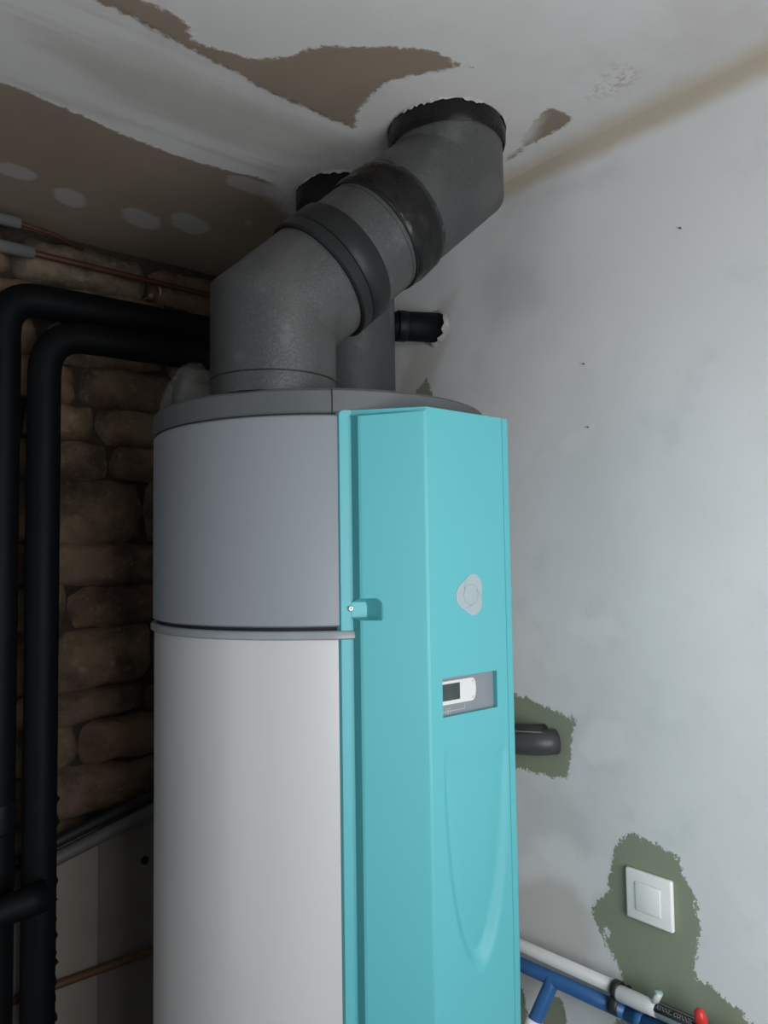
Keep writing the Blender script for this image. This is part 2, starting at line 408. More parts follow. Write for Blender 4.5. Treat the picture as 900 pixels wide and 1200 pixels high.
def stone(x0, x1, z0, z1, dep, seed):
    nx, nz = 8, 6; vs = []; fs = []
    rnd = random.Random(seed)
    jt = [(rnd.uniform(-.16, .16)) for _ in range(4)]
    for i in range(nx+1):
        for k in range(nz+1):
            u, v = i/nx*2-1, k/nz*2-1
            su, sv = abs(u)**1.0, abs(v)**1.0
            sq = 1-0.10*(su*su*sv*sv)
            x = (x0+x1)/2+(x1-x0)/2*u*sq*1.07; z = (z0+z1)/2+(z1-z0)/2*v*sq*1.20
            z += (z1-z0)*0.5*(jt[0]*u*0.5+jt[1]*0.3*math.sin(2.4*u+seed))
            e = max(su, sv); prof = (1-e**5)
            nz_ = mnoise.noise(Vector((x*13, seed*1.7, z*15)))*0.016+mnoise.noise(Vector((x*34, seed*0.7, z*38)))*0.007
            y = YB-0.006-dep*prof+nz_*(0.3+prof)
            x += 0.012*mnoise.noise(Vector((x*20, seed, z*20))); z += 0.014*mnoise.noise(Vector((z*18, seed+5, x*15)))
            vs.append((x, y, z))
    for i in range(nx):
        for k in range(nz):
            a = i*(nz+1)+k; fs.append((a, a+1, a+nz+2, a+nz+1))
    me = bpy.data.meshes.new('stone'); me.from_pydata(vs, [], fs); me.update(); return me
zs = [0.93, 1.03, 1.142, 1.239, 1.313, 1.446, 1.545, 1.639, 1.785, 1.87, 1.957, 2.05, 2.14, 2.225, 2.318]
sd = 0
for r, (za, zb) in enumerate(zip(zs, zs[1:])):
    x = 0.22-random.uniform(0, .2)
    while x < XR-0.03:
        w = random.uniform(0.14, 0.34); x2 = min(x+w, XR-0.004)
        if XR-x2 < 0.08: x2 = XR-0.004
        sd += 1; g_ = 0.005
        part('stone', stone(x+g_, x2-g_, za+0.004, zb-0.004, random.uniform(0.028, 0.065), sd), random.choice(SM), wall_back)
        x = x2
board_l = simple('pale_board', (0.25, 0.222, 0.188), 0.8, var=0.16, vs=14, bump=0.25, bs=60)
board_r = simple('grey_board', (0.165, 0.150, 0.131), 0.8, var=0.16, vs=14, bump=0.25, bs=60)
def slope_panel(x0, x1, y0, zt0, zt1, thick):
    vs = [(x0, y0, 0), (x1, y0, 0), (x1, y0, zt1), (x0, y0, zt0), (x0, y0+thick, 0), (x1, y0+thick, 0), (x1, y0+thick, zt1), (x0, y0+thick, zt0)]
    return mesh('panel', vs, [(0, 1, 2, 3), (4, 7, 6, 5), (0, 4, 5, 1), (1, 5, 6, 2), (2, 6, 7, 3), (3, 7, 4, 0)])
zt = lambda x: 1.005+(x-0.546)*0.26
part('panel', slope_panel(-0.2, 0.627, 1.735, zt(-0.2), zt(0.627), 0.03), board_l, wall_back, False, 'pale beige board')
part('panel', slope_panel(0.630, XR-0.006, 1.741, zt(0.630), zt(XR-0.006), 0.03), board_r, wall_back, False, 'greyer board')
blk = simple('painted_hole_shade', (0.006, 0.005, 0.005), 1.0, var=0)
part('hole_shade_disc', disc_lathe('hole_shade_disc', (0.735, 1.7395, 0.916), (0.735, 1.745, 0.916), [(0, 0.0095), (1, 0.0095)], 16), blk, wall_back, False, 'small round black disc painted as the shade inside a hole')  # solid disc, its black colour stands in for the shade inside a hole

# ================================================================== THE WATER HEATER
HC = np.array([0.791, 1.111]); HR = 0.285
heater = thing('water_heater', (HC[0], HC[1], 0), 'tall round heat pump water heater, white and grey with a turquoise front panel', 'water heater')
white_m = simple('white_lacquered_steel', (0.535, 0.538, 0.535), 0.36, var=0.015, vs=5, coat=0.15)
greyshell_m = simple('matt_grey_plastic', (0.255, 0.275, 0.300), 0.50, var=0.03, vs=10, bump=0.06, bs=900)
rim_m = simple('dark_grey_rim', (0.088, 0.096, 0.099), 0.55, var=0.06, vs=14, bump=0.06, bs=900)
ring_m = simple('grey_trim', (0.275, 0.300, 0.320), 0.38, var=0.05, vs=30)
teal_m = simple('turquoise_plastic', (0.098, 0.425, 0.465), 0.50, var=0.02, vs=6, bump=0.05, bs=1200)
dark_m = simple('black_gap', (0.012, 0.012, 0.013), 0.8, var=0)
def arc_shell(name, prof, a0, a1, n, c=HC, cap=True, lift=None):
    """prof: closed loop of (r, z); swept about the heater axis from angle a0 to a1 (0 = front -y, positive towards +x)"""
    vs = []; fs = []; full = abs(a1-a0) > 359.9; m = len(prof)
    cnt = n if full else n+1
    for i in range(cnt):
        a = math.radians(a0+(a1-a0)*i/n)
        for r, z in prof:
            if lift: r = r+lift(math.degrees(a))
            vs.append((c[0]+r*math.sin(a), c[1]-r*math.cos(a), z))
    for i in range(n):
        j = (i+1) % cnt
        for k in range(m):
            l = (k+1) % m; fs.append((i*m+k, i*m+l, j*m+l, j*m+k))
    if not full and cap: fs += [tuple(range(m)), tuple(reversed(range((cnt-1)*m, cnt*m)))]
    return mesh(name, vs, fs)
ZL0, ZL1, ZRING = 1.8035, 1.839, 1.502
SEAM = -32.2                                              # degrees: left seam of the front piece
autosmooth(part('lower_shell', arc_shell('lower_shell', [(0.10, 0.06), (HR-0.012, 0.06), (HR-0.002, 0.07), (HR-0.002, 1.488), (HR-0.02, 1.488), (0.10, 1.488)], 0, 360, 128), white_m, heater))
autosmooth(part('upper_shell', arc_shell('upper_shell', [(0.20, ZRING+0.0015), (HR-0.004, ZRING+0.0015), (HR, ZRING+0.004), (HR, ZL0-0.006), (HR-0.004, ZL0-0.0015), (0.20, ZL0-0.0015)], 0, 360, 128), greyshell_m, heater), 50)
autosmooth(part('shadow_gap', arc_shell('shadow_gap', [(0.2, ZRING-0.004), (HR-0.006, ZRING-0.004), (HR-0.006, ZL0+0.004), (0.2, ZL0+0.004)], 0, 360, 96), dark_m, heater))
rp = [(HR-0.012, 1.4865), (HR+0.0015, 1.4865), (HR+0.0040, 1.4885), (HR+0.0040, 1.4960), (HR+0.0015, 1.4985), (HR-0.012, 1.4985)]
autosmooth(part('trim_ring', arc_shell('trim_ring', rp, -26.4, -325, 240, lift=lambda d: 0.0045*max(0.0, min(1.0, (d+40)/8.0))-0.0005), ring_m, heater), 50)
lp = lambda r: [(0.0005, ZL0), (r-0.002, ZL0), (r, ZL0+0.002), (r, ZL1-0.004), (r-0.004, ZL1), (0.0005, ZL1)]
autosmooth(part('lid', arc_shell('lid', lp(HR+0.0005), SEAM-0.25, -360-SEAM+0.25, 96), rim_m, heater), 40)
lidf = part('lid_front', arc_shell('lid_front', lp(HR+0.003), SEAM, -SEAM, 40), rim_m, heater)
autosmooth(lidf, 40)
feet = [(HC[0]+0.2*math.sin(a), HC[1]+0.2*math.cos(a)) for a in (0.5, 2.6, 4.7)]
for fx, fy in feet:
    part('foot', disc_lathe('foot', (fx, fy, 0), (fx, fy, 0.062), [(0, 0.024), (0.1, 0.026), (0.8, 0.022), (1, 0.022)], 16), dark_m, heater)

# ---- the turquoise front panel: one moulded skin, profile in plan swept down, with notch, scoop and display cut-out
PZ1, PZ0 = 1.8065, 0.16
def circ(x): return -math.sqrt(max(0, (HR+0.004)**2-x*x))
key = [(-0.1465, circ(-0.1465)+0.010), (-0.1465, circ(-0.1465)-0.0), (-0.1318, circ(-0.1318)), (-0.1343, -0.2760), (-0.1322, -0.2790), (-0.0675, -0.3385), (-0.0640, -0.3400)]
XCUT0, XCUT1, ZCUT0, ZCUT1 = -0.0425, 0.0685, 1.3785, 1.4315
front = [-0.0640, -0.061, -0.058, -0.055, -0.052, -0.049, -0.046, XCUT0] + list(np.linspace(XCUT0, XCUT1, 45)[1:]) + [0.071, 0.0735, 0.076, 0.0785, 0.081, 0.0835, 0.086, 0.0885, 0.0905, 0.0912, 0.0925, 0.0932, 0.1]
prof = []
def addseg(a, b, n):
    for i in range(n): prof.append((a[0]+(b[0]-a[0])*i/n, a[1]+(b[1]-a[1])*i/n))
addseg(key[0], key[1], 1)
for i in range(12):                                        # flange follows the cylinder
    x = -0.1465+0.0147*i/12; prof.append((x, circ(x)))
addseg(key[2], key[3], 1); addseg(key[3], key[4], 2); addseg(key[4], key[5], 56); addseg(key[5], key[6], 2)
for x in front:
    y = -0.340
    if abs(x-0.0912) < 1e-6 or abs(x-0.0925) < 1e-6: y = -0.3386
    prof.append((x, y))
prof += [(0.105, -0.3392), (0.1085, -0.337), (0.1100, -0.3335), (0.120, -0.318), (0.1560, -0.2705), (0.158, -0.2665), (0.160, circ(0.160)), (0.178, circ(0.178)), (0.178, circ(0.178)+0.010)]
zz = sorted(set([round(z, 5) for z in list(np.linspace(PZ0, 0.95, 16))+list(np.linspace(0.95, 1.30, 60))+list(np.linspace(1.30, 1.5, 16))+list(np.linspace(1.508, 1.550, 40))+list(np.linspace(1.56, 1.79, 14))+list(np.linspace(1.7935, 1.8055, 13))+[ZCUT0, ZCUT1, 1.7955, 1.7985, 1.801, 1.8035, 1.8055, PZ1]]))
NP, NZ = len(prof), len(zz)
def flange_y(x): return circ(x)
def smooth01(t): t = max(0.0, min(1.0, t)); return t*t*(3-2*t)
V = []
UZ, UX = 1.020, 0.023                                       # lowest point of the U shaped scoop
for k, z in enumerate(zz):
    for i, (x, y) in enumerate(prof):
        # bulge closes 7 mm below the top of the flange, towards the flange plane
        fl = flange_y(x) if abs(x) < 0.28 else y
        if -0.1370 < x < -0.062 and (x > -0.1317 or y < -0.262):
            top = 1.7995+(x+0.1318)/0.0678*0.0045
            f = smooth01((top-z)/0.004)
            y0_ = circ(-0.1318); lip_ = y0_+(x+0.1318)/0.0678*(-0.340-y0_)
            y = lip_+(y-lip_)*f
        # screw notch in the slanting face
        if -0.137 < x < -0.09 and (x > -0.1317 or y < -0.262):
            s = (x+0.1318)/0.0195
            in_z = smooth01((z-1.5130)/0.0035)*smooth01((1.5440-z)/0.007)
            in_s = smooth01((1.0-s)/0.10) if z < 1.532 else smooth01((1.0-((z-1.532)/0.016)**2*0.5-s)/0.14)
            y = y+(fl-0.0005-y)*in_z*in_s*0.97
        # scoop: shallow hollow that deepens down to the U shaped lip
        if -0.0635 < x < 0.0905 and z < 1.32:
            u = (x-UX)/0.0655
            if abs(u) < 1:
                lip = UZ+0.155*(1-math.sqrt(1-min(0.999, abs(u))**2.0))*1.55
                dd = z-lip
                if dd > 0:
                    ua = min(0.98, abs(u)); slope = 0.24*ua/math.sqrt(1-ua*ua)/0.0655
                    dist = dd/math.sqrt(1+slope*slope)
                    y += 0.0150*smooth01(dist/0.027)*math.exp(-dd/0.14)
        # right edge draws in towards the foot
        xx = x
        if x > 0.05 and z < 1.08: xx = x-0.022*((1.08-z)/0.6)**2*(x-0.05)/0.06
        zc = z
        dx = x+0.1465
        if dx < 0.0065: zc = min(z, PZ1-(0.0065-math.sqrt(max(0, 0.0065**2-(0.0065-max(0, dx))**2))))
        V.append((HC[0]+xx, HC[1]+y, zc))
Fc = []
iC0 = min(range(NP), key=lambda i: abs(prof[i][0]-XCUT0)+abs(prof[i][1]+0.34)); iC1 = min(range(NP), key=lambda i: abs(prof[i][0]-XCUT1)+abs(prof[i][1]+0.34))
kC0, kC1 = zz.index(round(ZCUT0, 5)), zz.index(round(ZCUT1, 5))
for k in range(NZ-1):
    for i in range(NP-1):
        if kC0 <= k < kC1 and iC0 <= i < iC1: continue
        Fc.append((k*NP+i, k*NP+i+1, (k+1)*NP+i+1, (k+1)*NP+i))
# top and bottom closing strips back to the cylinder
for k, rev in ((0, False), (NZ-1, True)):
    off = len(V)
    for i, (x, y) in enumerate(prof): V.append((HC[0]+x, HC[1]+min(flange_y(x)+0.006, -0.2), zz[k]))
    for i in range(NP-1): Fc.append((k*NP+i, k*NP+i+1, off+i+1, off+i))
# cut-out walls
off = len(V); DEP = 0.009; loop = [(i, kC0) for i in range(iC0, iC1+1)]+[(iC1, k) for k in range(kC0+1, kC1+1)]+[(i, kC1) for i in range(iC1-1, iC0-1, -1)]+[(iC0, k) for k in range(kC1-1, kC0, -1)]
for i, k in loop: x, y, z = V[k*NP+i]; V.append((x, y+DEP, z))
for j in range(len(loop)):
    a = loop[j]; b_ = loop[(j+1) % len(loop)]; Fc.append((a[1]*NP+a[0], b_[1]*NP+b_[0], off+(j+1) % len(loop), off+j))
me = mesh('front_panel', V, Fc)
panel = part('front_panel', me, teal_m, heater); autosmooth(panel, 22)
# round the upper left corner of the flange is left to the small bevel below
FYF = HC[1]-0.340
def on_face(x, z, y=0.0): return (HC[0]+x, FYF+y, z)
def sub(name, me, mat, par=panel, smooth=False, label=None):
    o = link(name, me, mat, par, smooth)                    # coordinates stay relative to the heater root through the panel
    if label: o['label'] = label
    return o
disp_back_m = simple('display_grey', (0.215, 0.235, 0.260), 0.45, var=0.03)
dw_m = simple('display_white', (0.66, 0.66, 0.65), 0.4, var=0.02)
lcd_m = simple('lcd_glass', (0.045, 0.060, 0.058), 0.12, var=0.35, vs=60)
icon_m = simple('icon_grey', (0.48, 0.50, 0.52), 0.5, var=0)
sub('display_recess', box('display_recess', on_face((XCUT0+XCUT1)/2, (ZCUT0+ZCUT1)/2, DEP+0.0005), (XCUT1-XCUT0+0.004, 0.003, ZCUT1-ZCUT0+0.004)), disp_back_m)
def plate(pts, y0, y1):
    n = len(pts); vs = [on_face(x, z, y0) for x, z in pts]+[on_face(x, z, y1) for x, z in pts]
    return mesh('plate', vs, [tuple(range(n)), tuple(reversed(range(n, 2*n)))]+[(i, n+i, n+(i+1) % n, (i+1) % n) for i in range(n)])
cx0, cx1, cz0, cz1 = XCUT0+0.0002, 0.0195, 1.3935, 1.4260
dpts = [(cx0, cz0), (cx1, cz0)]+[(cx1+0.010*math.sin(a)**0.7, (cz0+cz1)/2-(cz1-cz0)/2*math.cos(a)) for a in np.linspace(0.05, math.pi-0.05, 14)]+[(cx1, cz1), (cx0, cz1)]
sub('display_frame', plate(dpts, DEP-0.0035, DEP), dw_m, label='white display surround with rounded right end')
sub('display_screen', plate([(cx0, cz0+0.0055), (cx0+0.0385, cz0+0.0055), (cx0+0.0385, cz1-0.004), (cx0, cz1-0.004)], DEP-0.0042, DEP-0.003), lcd_m, label='dark liquid crystal screen')
for z in (cz0+0.005, cz1-0.005):
    sub('menu_mark', plate([(cx1+0.0015, z-0.0016), (cx1+0.0045, z-0.0016), (cx1+0.0045, z+0.0016), (cx1+0.0015, z+0.0016)], DEP-0.0042, DEP-0.003), icon_m)
ln = []
for (a, b_, c_, d_) in [(cx0+0.001, 0.008, 1.3835, 1.3841), (0.008, 0.0086, 1.3835, 1.3905), (-0.0300, -0.0205, 1.3800, 1.3805), (-0.0300, -0.0205, 1.3872, 1.3877), (-0.0300, -0.0295, 1.3800, 1.3877), (-0.0210, -0.0205, 1.3800, 1.3877), (-0.0265, -0.0240, 1.3820, 1.3855)]:
    ln.append(plate([(a, c_), (b_, c_), (b_, d_), (a, d_)], DEP-0.0014, DEP-0.0008))
sub('legend_lines', join_meshes('legend_lines', ln), icon_m, label='thin pale line with a small square symbol')
# trefoil emblem: three overlapping lobes, flat print-thin plate with fine outlines
EX, EZ = 0.0165, 1.5440
emb_m = simple('emblem_grey', (0.345, 0.420, 0.440), 0.45, var=0.02); eml_m = simple('emblem_line', (0.24, 0.33, 0.35), 0.45, var=0)
lob = [(EX+0.0118*math.cos(a), EZ+0.0125*math.sin(a)) for a in (math.radians(62), math.radians(184), math.radians(-64))]
RL = 0.0185
def emb_r(th):
    best = 0
    d = (math.cos(th), math.sin(th))
    for (x, z) in lob:
        px, pz = x-EX, z-EZ; b_ = px*d[0]+pz*d[1]; dc = b_*b_-(px*px+pz*pz-RL*RL)
        if dc > 0: best = max(best, b_+math.sqrt(dc))
    return best
ths = np.linspace(0, 2*math.pi, 72, endpoint=False); er = np.array([emb_r(q) for q in ths])
er = (np.roll(er, 1)+er*2+np.roll(er, -1))/4; er = (np.roll(er, 2)+er*2+np.roll(er, -2))/4; er = (np.roll(er, 3)+er*2+np.roll(er, -3))/4
sub('emblem', plate([(EX+er[i]*math.cos(q), EZ+er[i]*math.sin(q)) for i, q in enumerate(ths)], -0.0006, 0.0005), emb_m, label='pale grey three-lobed emblem')
el = []
def stroke(pts, w=0.0005):
    vs = []; fs = []
    for i, (x, z) in enumerate(pts):
        a = pts[max(0, i-1)]; b_ = pts[min(len(pts)-1, i+1)]; L = math.hypot(b_[0]-a[0], b_[1]-a[1])+1e-9; nx, nz = -(b_[1]-a[1])/L*w, (b_[0]-a[0])/L*w
        vs += [on_face(x+nx, z+nz, -0.0008), on_face(x-nx, z-nz, -0.0008)]
    fs = [(2*i, 2*i+1, 2*i+3, 2*i+2) for i in range(len(pts)-1)]
    return mesh('stroke', vs, fs)
el.append(stroke([(EX+0.0002+0.0148*math.cos(a), EZ+0.0148*math.sin(a)) for a in np.linspace(0, 2*math.pi, 33)]))
for q in range(3):
    x, z = lob[q]
    for s_ in (1,):
        base = math.atan2(EZ-z, EX-x)
        el.append(stroke([(x+RL*0.98*math.cos(base+a), z+RL*0.98*math.sin(base+a)) for a in list(np.linspace(-1.75, -0.75, 10))]))
sub('emblem_outline', join_meshes('emblem_outline', el), eml_m)
# chrome screw in the notch
chrome_m = simple('chrome', (0.75, 0.75, 0.75), 0.18, 1.0, var=0)
sx_, sy_ = HC[0]-0.1350, HC[1]+circ(-0.1350)
nx, ny = -0.1350/0.289, circ(-0.1350)/0.289
scr = disc_lathe('screw', (sx_, sy_, 1.529), (sx_+nx*0.004, sy_+ny*0.004, 1.529), [(0, 0.0042), (0.5, 0.0042), (0.85, 0.0030), (0.86, 0.0012), (0.5, 0.0011)], 18)
sub('screw', scr, chrome_m, smooth=True, label='small chrome screw')

# ================================================================== THE AIR DUCTS
DR = 0.0965
def epp(name, c1, c2, r0=0.42):
    t = NT(name); a = t.noise(5, 4); b_ = t.noise(260, 2, 0.6); s_ = t.noise(11, 6, 0.7); d_ = t.noise(3.2, 3, stretch=((0, 0, 0), (1.6, 1.6, 0.7)))
    c = t.mix(a, c1, c2)
    c = t.mix(t.math('MULTIPLY', t.ramp(d_, 0.50, 0.70), 0.45), c, tuple(q*1.9 for q in (c2[0]*1.08, c2[1], c2[2]*0.94)))
    c = t.mix(t.math('MULTIPLY', t.ramp(s_, 0.58, 0.72), 0.45), c, tuple(q*2.4 for q in c2))
    c = t.mix(t.math('MULTIPLY', t.ramp(b_, 0.56, 0.72), 0.35), c, tuple(q*2.2 for q in c2))
    c = t.mix(t.math('MULTIPLY', t.ramp(b_, 0.44, 0.28), 0.4), c, tuple(q*0.5 for q in c1))
    t.base(c); t.rough(t.ramp(s_, 0.3, 0.7, r0, r0+0.16)); t.bump(b_, 0.5, 0.0015); return t.m
duct_m = epp('grey_foam_duct', (0.034, 0.035, 0.036), (0.054, 0.055, 0.055), 0.36)
duct2_m = epp('grey_foam_duct_rear', (0.038, 0.040, 0.041), (0.056, 0.058, 0.059), 0.44)
cpl_m = simple('black_coupling', (0.0135, 0.014, 0.0145), 0.45, var=0.15, vs=40, bump=0.1, bs=500, spec=0.25)
t = NT('black_tape'); a = t.noise(20, 4); t.base(t.mix(a, (0.003, 0.003, 0.0033), (0.009, 0.0088, 0.0085))); t.rough(t.ramp(a, 0.35, 0.65, 0.16, 0.45)); t.bump(t.noise(28, 4, 0.6), 0.55, 0.006); t.b.inputs['Specular IOR Level'].default_value = 0.3; tape_m = t.m
t = NT('torn_plaster'); a = t.noise(90, 4, 0.7); t.base(t.mix(a, (0.16, 0.155, 0.15), (0.62, 0.61, 0.59))); t.rough(0.85); t.bump(a, 0.6, 0.003); chip_m = t.m
A1 = Vector((0.631, 1.011, ZL1+0.0005)); M1 = Vector((0.631, 1.011, 1.973)); M2 = Vector((0.930, 0.923, 2.253)); A2 = Vector((0.930, 0.923, ZC+0.02))
ax = (M2-M1); AL = ax.length; axn = ax.normalized(); at = lambda s: M1+axn*s
d1 = thing('exhaust_duct', (A1.x, A1.y, A1.z), 'large grey foam duct with two slanted elbows, nearest on top of the heater', 'air duct')
def cyl_path(name, pts, r=DR, n=56): return tube(name, pts, r, n, caps=False)
def seam(p, a, r):                                         # thin scored joint line
    return tube('seam', [p-a*0.0010, p+a*0.0010], r, 56, caps=False)
autosmooth(part('lower_elbow', cyl_path('lower_elbow', [A1, M1, at(0.130)]), duct_m, d1), 18)
part('stub_seam', ring_on('stub_seam', A1+Vector((0, 0, 0.028)), A1+Vector((0, 0, 0.030)), DR-0.002, [(0, DR+0.0006), (1, DR+0.0006)], 56), cpl_m, d1)
s1, s2, s3, s4, s5, s6 = 0.1, 0.128, 0.172, 0.262, 0.305, 0.33
def coupling(a, b, par, r1=0.1035):
    n = (b-a).length
    return autosmooth(part('coupling_ring', ring_on('coupling_ring', a, b, DR-0.004, [(0, r1-0.003), (0.12, r1), (0.88, r1), (1, r1-0.003)], 64), cpl_m, par), 40)
part('middle_pipe', cyl_path('middle_pipe', [at(0.128), at(0.30)]), duct_m, d1)
coupling(at(0.0955), at(0.1190), d1); coupling(at(0.1205), at(0.1620), d1, 0.1030)
autosmooth(part('upper_elbow', cyl_path('upper_elbow', [at(0.29), M2, A2-Vector((0, 0, 0.0))]), duct_m, d1), 18)
def wrap(a, b, r, wobble, seed, n=72, m=12):
    t_ = (b-a).normalized(); ref = Vector((0, 0, 1)) if abs(t_.z) < 0.9 else Vector((1, 0, 0)); u = (ref-t_*ref.dot(t_)).normalized(); v = t_.cross(u); vs = []; fs = []
    for i in range(m+1):
        for k in range(n):
            an = 2*math.pi*k/n; q = mnoise.noise(Vector((math.cos(an)*2.2+seed, math.sin(an)*2.2, i*0.35)))
            e = mnoise.noise(Vector((math.cos(an)*1.5, math.sin(an)*1.5, seed+i//m*7.0)))*0.004
            rr = r+wobble*q + (-0.0025 if i in (0, m) else 0)
            vs.append(a+t_*((b-a).length*i/m+(e if i in (0, m) else 0))+(u*math.cos(an)+v*math.sin(an))*rr)
    for i in range(m):
        for k in range(n): fs.append((i*n+k, i*n+(k+1) % n, (i+1)*n+(k+1) % n, (i+1)*n+k))
    return mesh('tape', vs, fs)
part('tape_band', wrap(at(0.232), at(0.292), DR+0.0045, 0.0022, 3.0), tape_m, d1, label='wrinkled glossy black tape')
part('pipe_seam', ring_on('pipe_seam', at(0.219), at(0.2198), DR-0.002, [(0, DR+0.0004), (1, DR+0.0004)], 56), cpl_m, d1)
# tape tail hanging from the band, and the black strap below it
bot = (Vector((0, 0, -1))-axn*Vector((0, 0, -1)).dot(axn)).normalized(); side = axn.cross(bot)
p0 = at(0.231)+(bot*math.cos(0.5)-side*math.sin(0.5))*(DR+0.002)
def strap(name, pts, w, th, par, mat):
    vs = []; fs = []
    for p, wd in pts:
        for a_, b_ in ((-1, -1), (1, -1), (1, 1), (-1, 1)): vs.append(p+wd*(a_*w/2)+wd.orthogonal().normalized()*(b_*th/2))
    for i in range(len(pts)-1):
        for k in range(4): fs.append((i*4+k, i*4+(k+1) % 4, (i+1)*4+(k+1) % 4, (i+1)*4+k))
    fs += [(0, 1, 2, 3), tuple(range(len(vs)-1, len(vs)-5, -1))]
    return part(name, mesh(name, vs, fs), mat, par)
ringp = []
for k in range(61):
    an = math.radians(-200+k*4.5)
    ringp.append(at(0.2285)+(bot*math.cos(an)-side*math.sin(an))*(DR+0.0015))
tail = ringp+[ringp[-1]+Vector((-0.006, 0.004, -0.012)), ringp[-1]+Vector((-0.020, 0.010, -0.030))]
part('binding_cord', tube('binding_cord', [at(0.2285)+(bot*math.cos(a_)-side*math.sin(a_))*(DR+0.0015) for a_ in np.linspace(-math.pi, math.pi*0.98, 73)], 0.0016, 8), cpl_m, d1)
def collar(c, par, h, name='ceiling_collar'):
    a = Vector((c[0], c[1], ZC-h)); b = Vector((c[0], c[1], ZC+0.012))
    return part(name, wrap(a, b, DR+0.0050, 0.0012, 9.0+c[1], 64, 6), tape_m, par, label='black taped collar at the ceiling')
collar(ex1, d1, 0.036)
def chips(c, r, parent, seed, spans):
    """ragged rim of broken plaster around the pipe, hanging a few mm below the ceiling"""
    rnd = random.Random(seed)
    for a0, a1 in spans:
        n = max(8, int((a1-a0)/2.5)); top = []; low = []
        for i in range(n+1):
            a = math.radians(a0+(a1-a0)*i/n); e = math.sin(math.pi*i/n)**0.5 if 0 < i < n else 0
            w_ = r+0.0035*rnd.uniform(.3, 1)*e+0.0018; top.append((c[0]+w_*math.cos(a), c[1]+w_*math.sin(a), ZC+0.001))
            low.append((c[0]+(r+0.0016)*math.cos(a), c[1]+(r+0.0016)*math.sin(a), ZC-(0.002+rnd.uniform(0.0, 0.0055))*e-0.0005))
        vs = top+low; m = n+1
        part('plaster_chip', mesh('plaster_chip', vs, [(i, i+1, m+i+1, m+i) for i in range(n)]), chip_m, parent)
chips(ex1, DR+0.0050, ceiling, 4, [(165, 235), (240, 262), (290, 335), (338, 372), (375, 400), (95, 160), (40, 90)])
d2 = thing('intake_duct', (0.935, 1.22, ZL1), 'straight grey foam duct rising behind the slanted elbow duct', 'air duct')
B1 = Vector((0.935, 1.218, ZL1+0.0005)); B2 = Vector((0.935, 1.218, ZC+0.02))
part('pipe', cyl_path('pipe', [B1, B2], DR-0.0015), duct2_m, d2)
part('pipe_seam', ring_on('pipe_seam', B1+Vector((0, 0, 0.052)), B1+Vector((0, 0, 0.0532)), DR-0.004, [(0, DR-0.0008), (1, DR-0.0008)], 56), cpl_m, d2)
collar(ex2+np.array([0, 0.003]), d2, 0.055)
chips(ex2+np.array([0, 0.003]), DR+0.0050, ceiling, 8, [(150, 200), (205, 250), (255, 300), (20, 90)])
# torn clear plastic hood left on the lid beside the duct
t = NT('clear_plastic'); t.base((0.40, 0.45, 0.45)); t.rough(0.18); t.b.inputs['Alpha'].default_value = 0.10; t.b.inputs['Specular IOR Level'].default_value = 0.8
plast_m = t.m
vs = []; fs = []; n = 26; m = 9
for i in range(m+1):
    u = i/m
    for k in range(n):
        a = 2*math.pi*k/n; cr = 1+0.16*math.sin(5*a+1.0)*(1-u*0.3)+0.08*math.sin(9*a)
        r = 0.046*(1-0.62*u**2.2)*cr
        h = 0.078*(u**0.9)
        vs.append((0.560+r*math.cos(a)*0.75+0.006*u, 1.168+r*math.sin(a)*1.25-0.010*u, ZL1+0.0005+h))
for i in range(m):
    for k in range(n): fs.append((i*n+k, i*n+(k+1) % n, (i+1)*n+(k+1) % n, (i+1)*n+k))
fs.append(tuple(range(m*n, (m+1)*n)))
tag(link('plastic_hood', mesh('plastic_hood', vs, fs), plast_m), 'small crumpled clear plastic hood on the heater rim left of the duct', 'plastic cover')

# ================================================================== INSULATED AND COPPER PIPES ON THE BACK WALL
foam_m = simple('black_pipe_foam', (0.0030, 0.0036, 0.0044), 0.6, var=0.25, vs=40, bump=0.35, bs=160, spec=0.14)
foam2_m = simple('black_pipe_tape', (0.005, 0.0055, 0.0065), 0.5, var=0.2, vs=40, bump=0.3, bs=160, spec=0.2)
def pipe_thing(name, path, r, mat, label, cat, wob=0.02, n=20, step=0.03, group=None, rfun=None):
    o = link(name, tube(name, densify([Vector(p) for p in path], step), r, n, True, wob, rfun), mat)
    return tag(o, label, cat, group)
inn = bezier([(0.464, 1.60, 0.02), (0.464, 1.60, 2.058), (0.86, 1.60, 2.064), (1.01, 1.40, 2.088), (1.06, 1.235, 2.094), (XR+0.010, 1.182, 2.094)], 0.085, 8)
p_in = thing('insulated_pipe', (0.464, 1.60, 0), 'black foam lagged pipe standing right of its twin, bending over behind the duct', 'pipe', 'black lagged pipes')
part('lagging', tube('lagging', densify(inn, 0.03), 0.0315, 20, True, 0.025), foam_m, p_in)
out = bezier([(0.402, 1.665, 0.02), (0.402, 1.665, 2.140), (XR-0.004, 1.665, 2.150)], 0.075, 8)
p_out = thing('insulated_pipe', (0.402, 1.665, 0), 'black foam lagged pipe at the left edge, bending over higher than its twin', 'pipe', 'black lagged pipes')
part('lagging', tube('lagging', densify(out, 0.03), 0.0345, 20, True, 0.025), foam_m, p_out)
for z in (1.105,):
    part('tape_joint', ring_on('tape_joint', (0.402, 1.665, z-0.03), (0.402, 1.665, z+0.03), 0.030, [(0, 0.0358), (0.1, 0.0368), (0.9, 0.0368), (1, 0.0358)], 24), foam2_m, p_out)
part('tape_joint', ring_on('tape_joint', (1.075, 1.2275, 2.094), (1.094, 1.2178, 2.094), 0.028, [(0, 0.0322), (0.1, 0.033), (0.9, 0.033), (1, 0.0322)], 24), foam2_m, p_in)
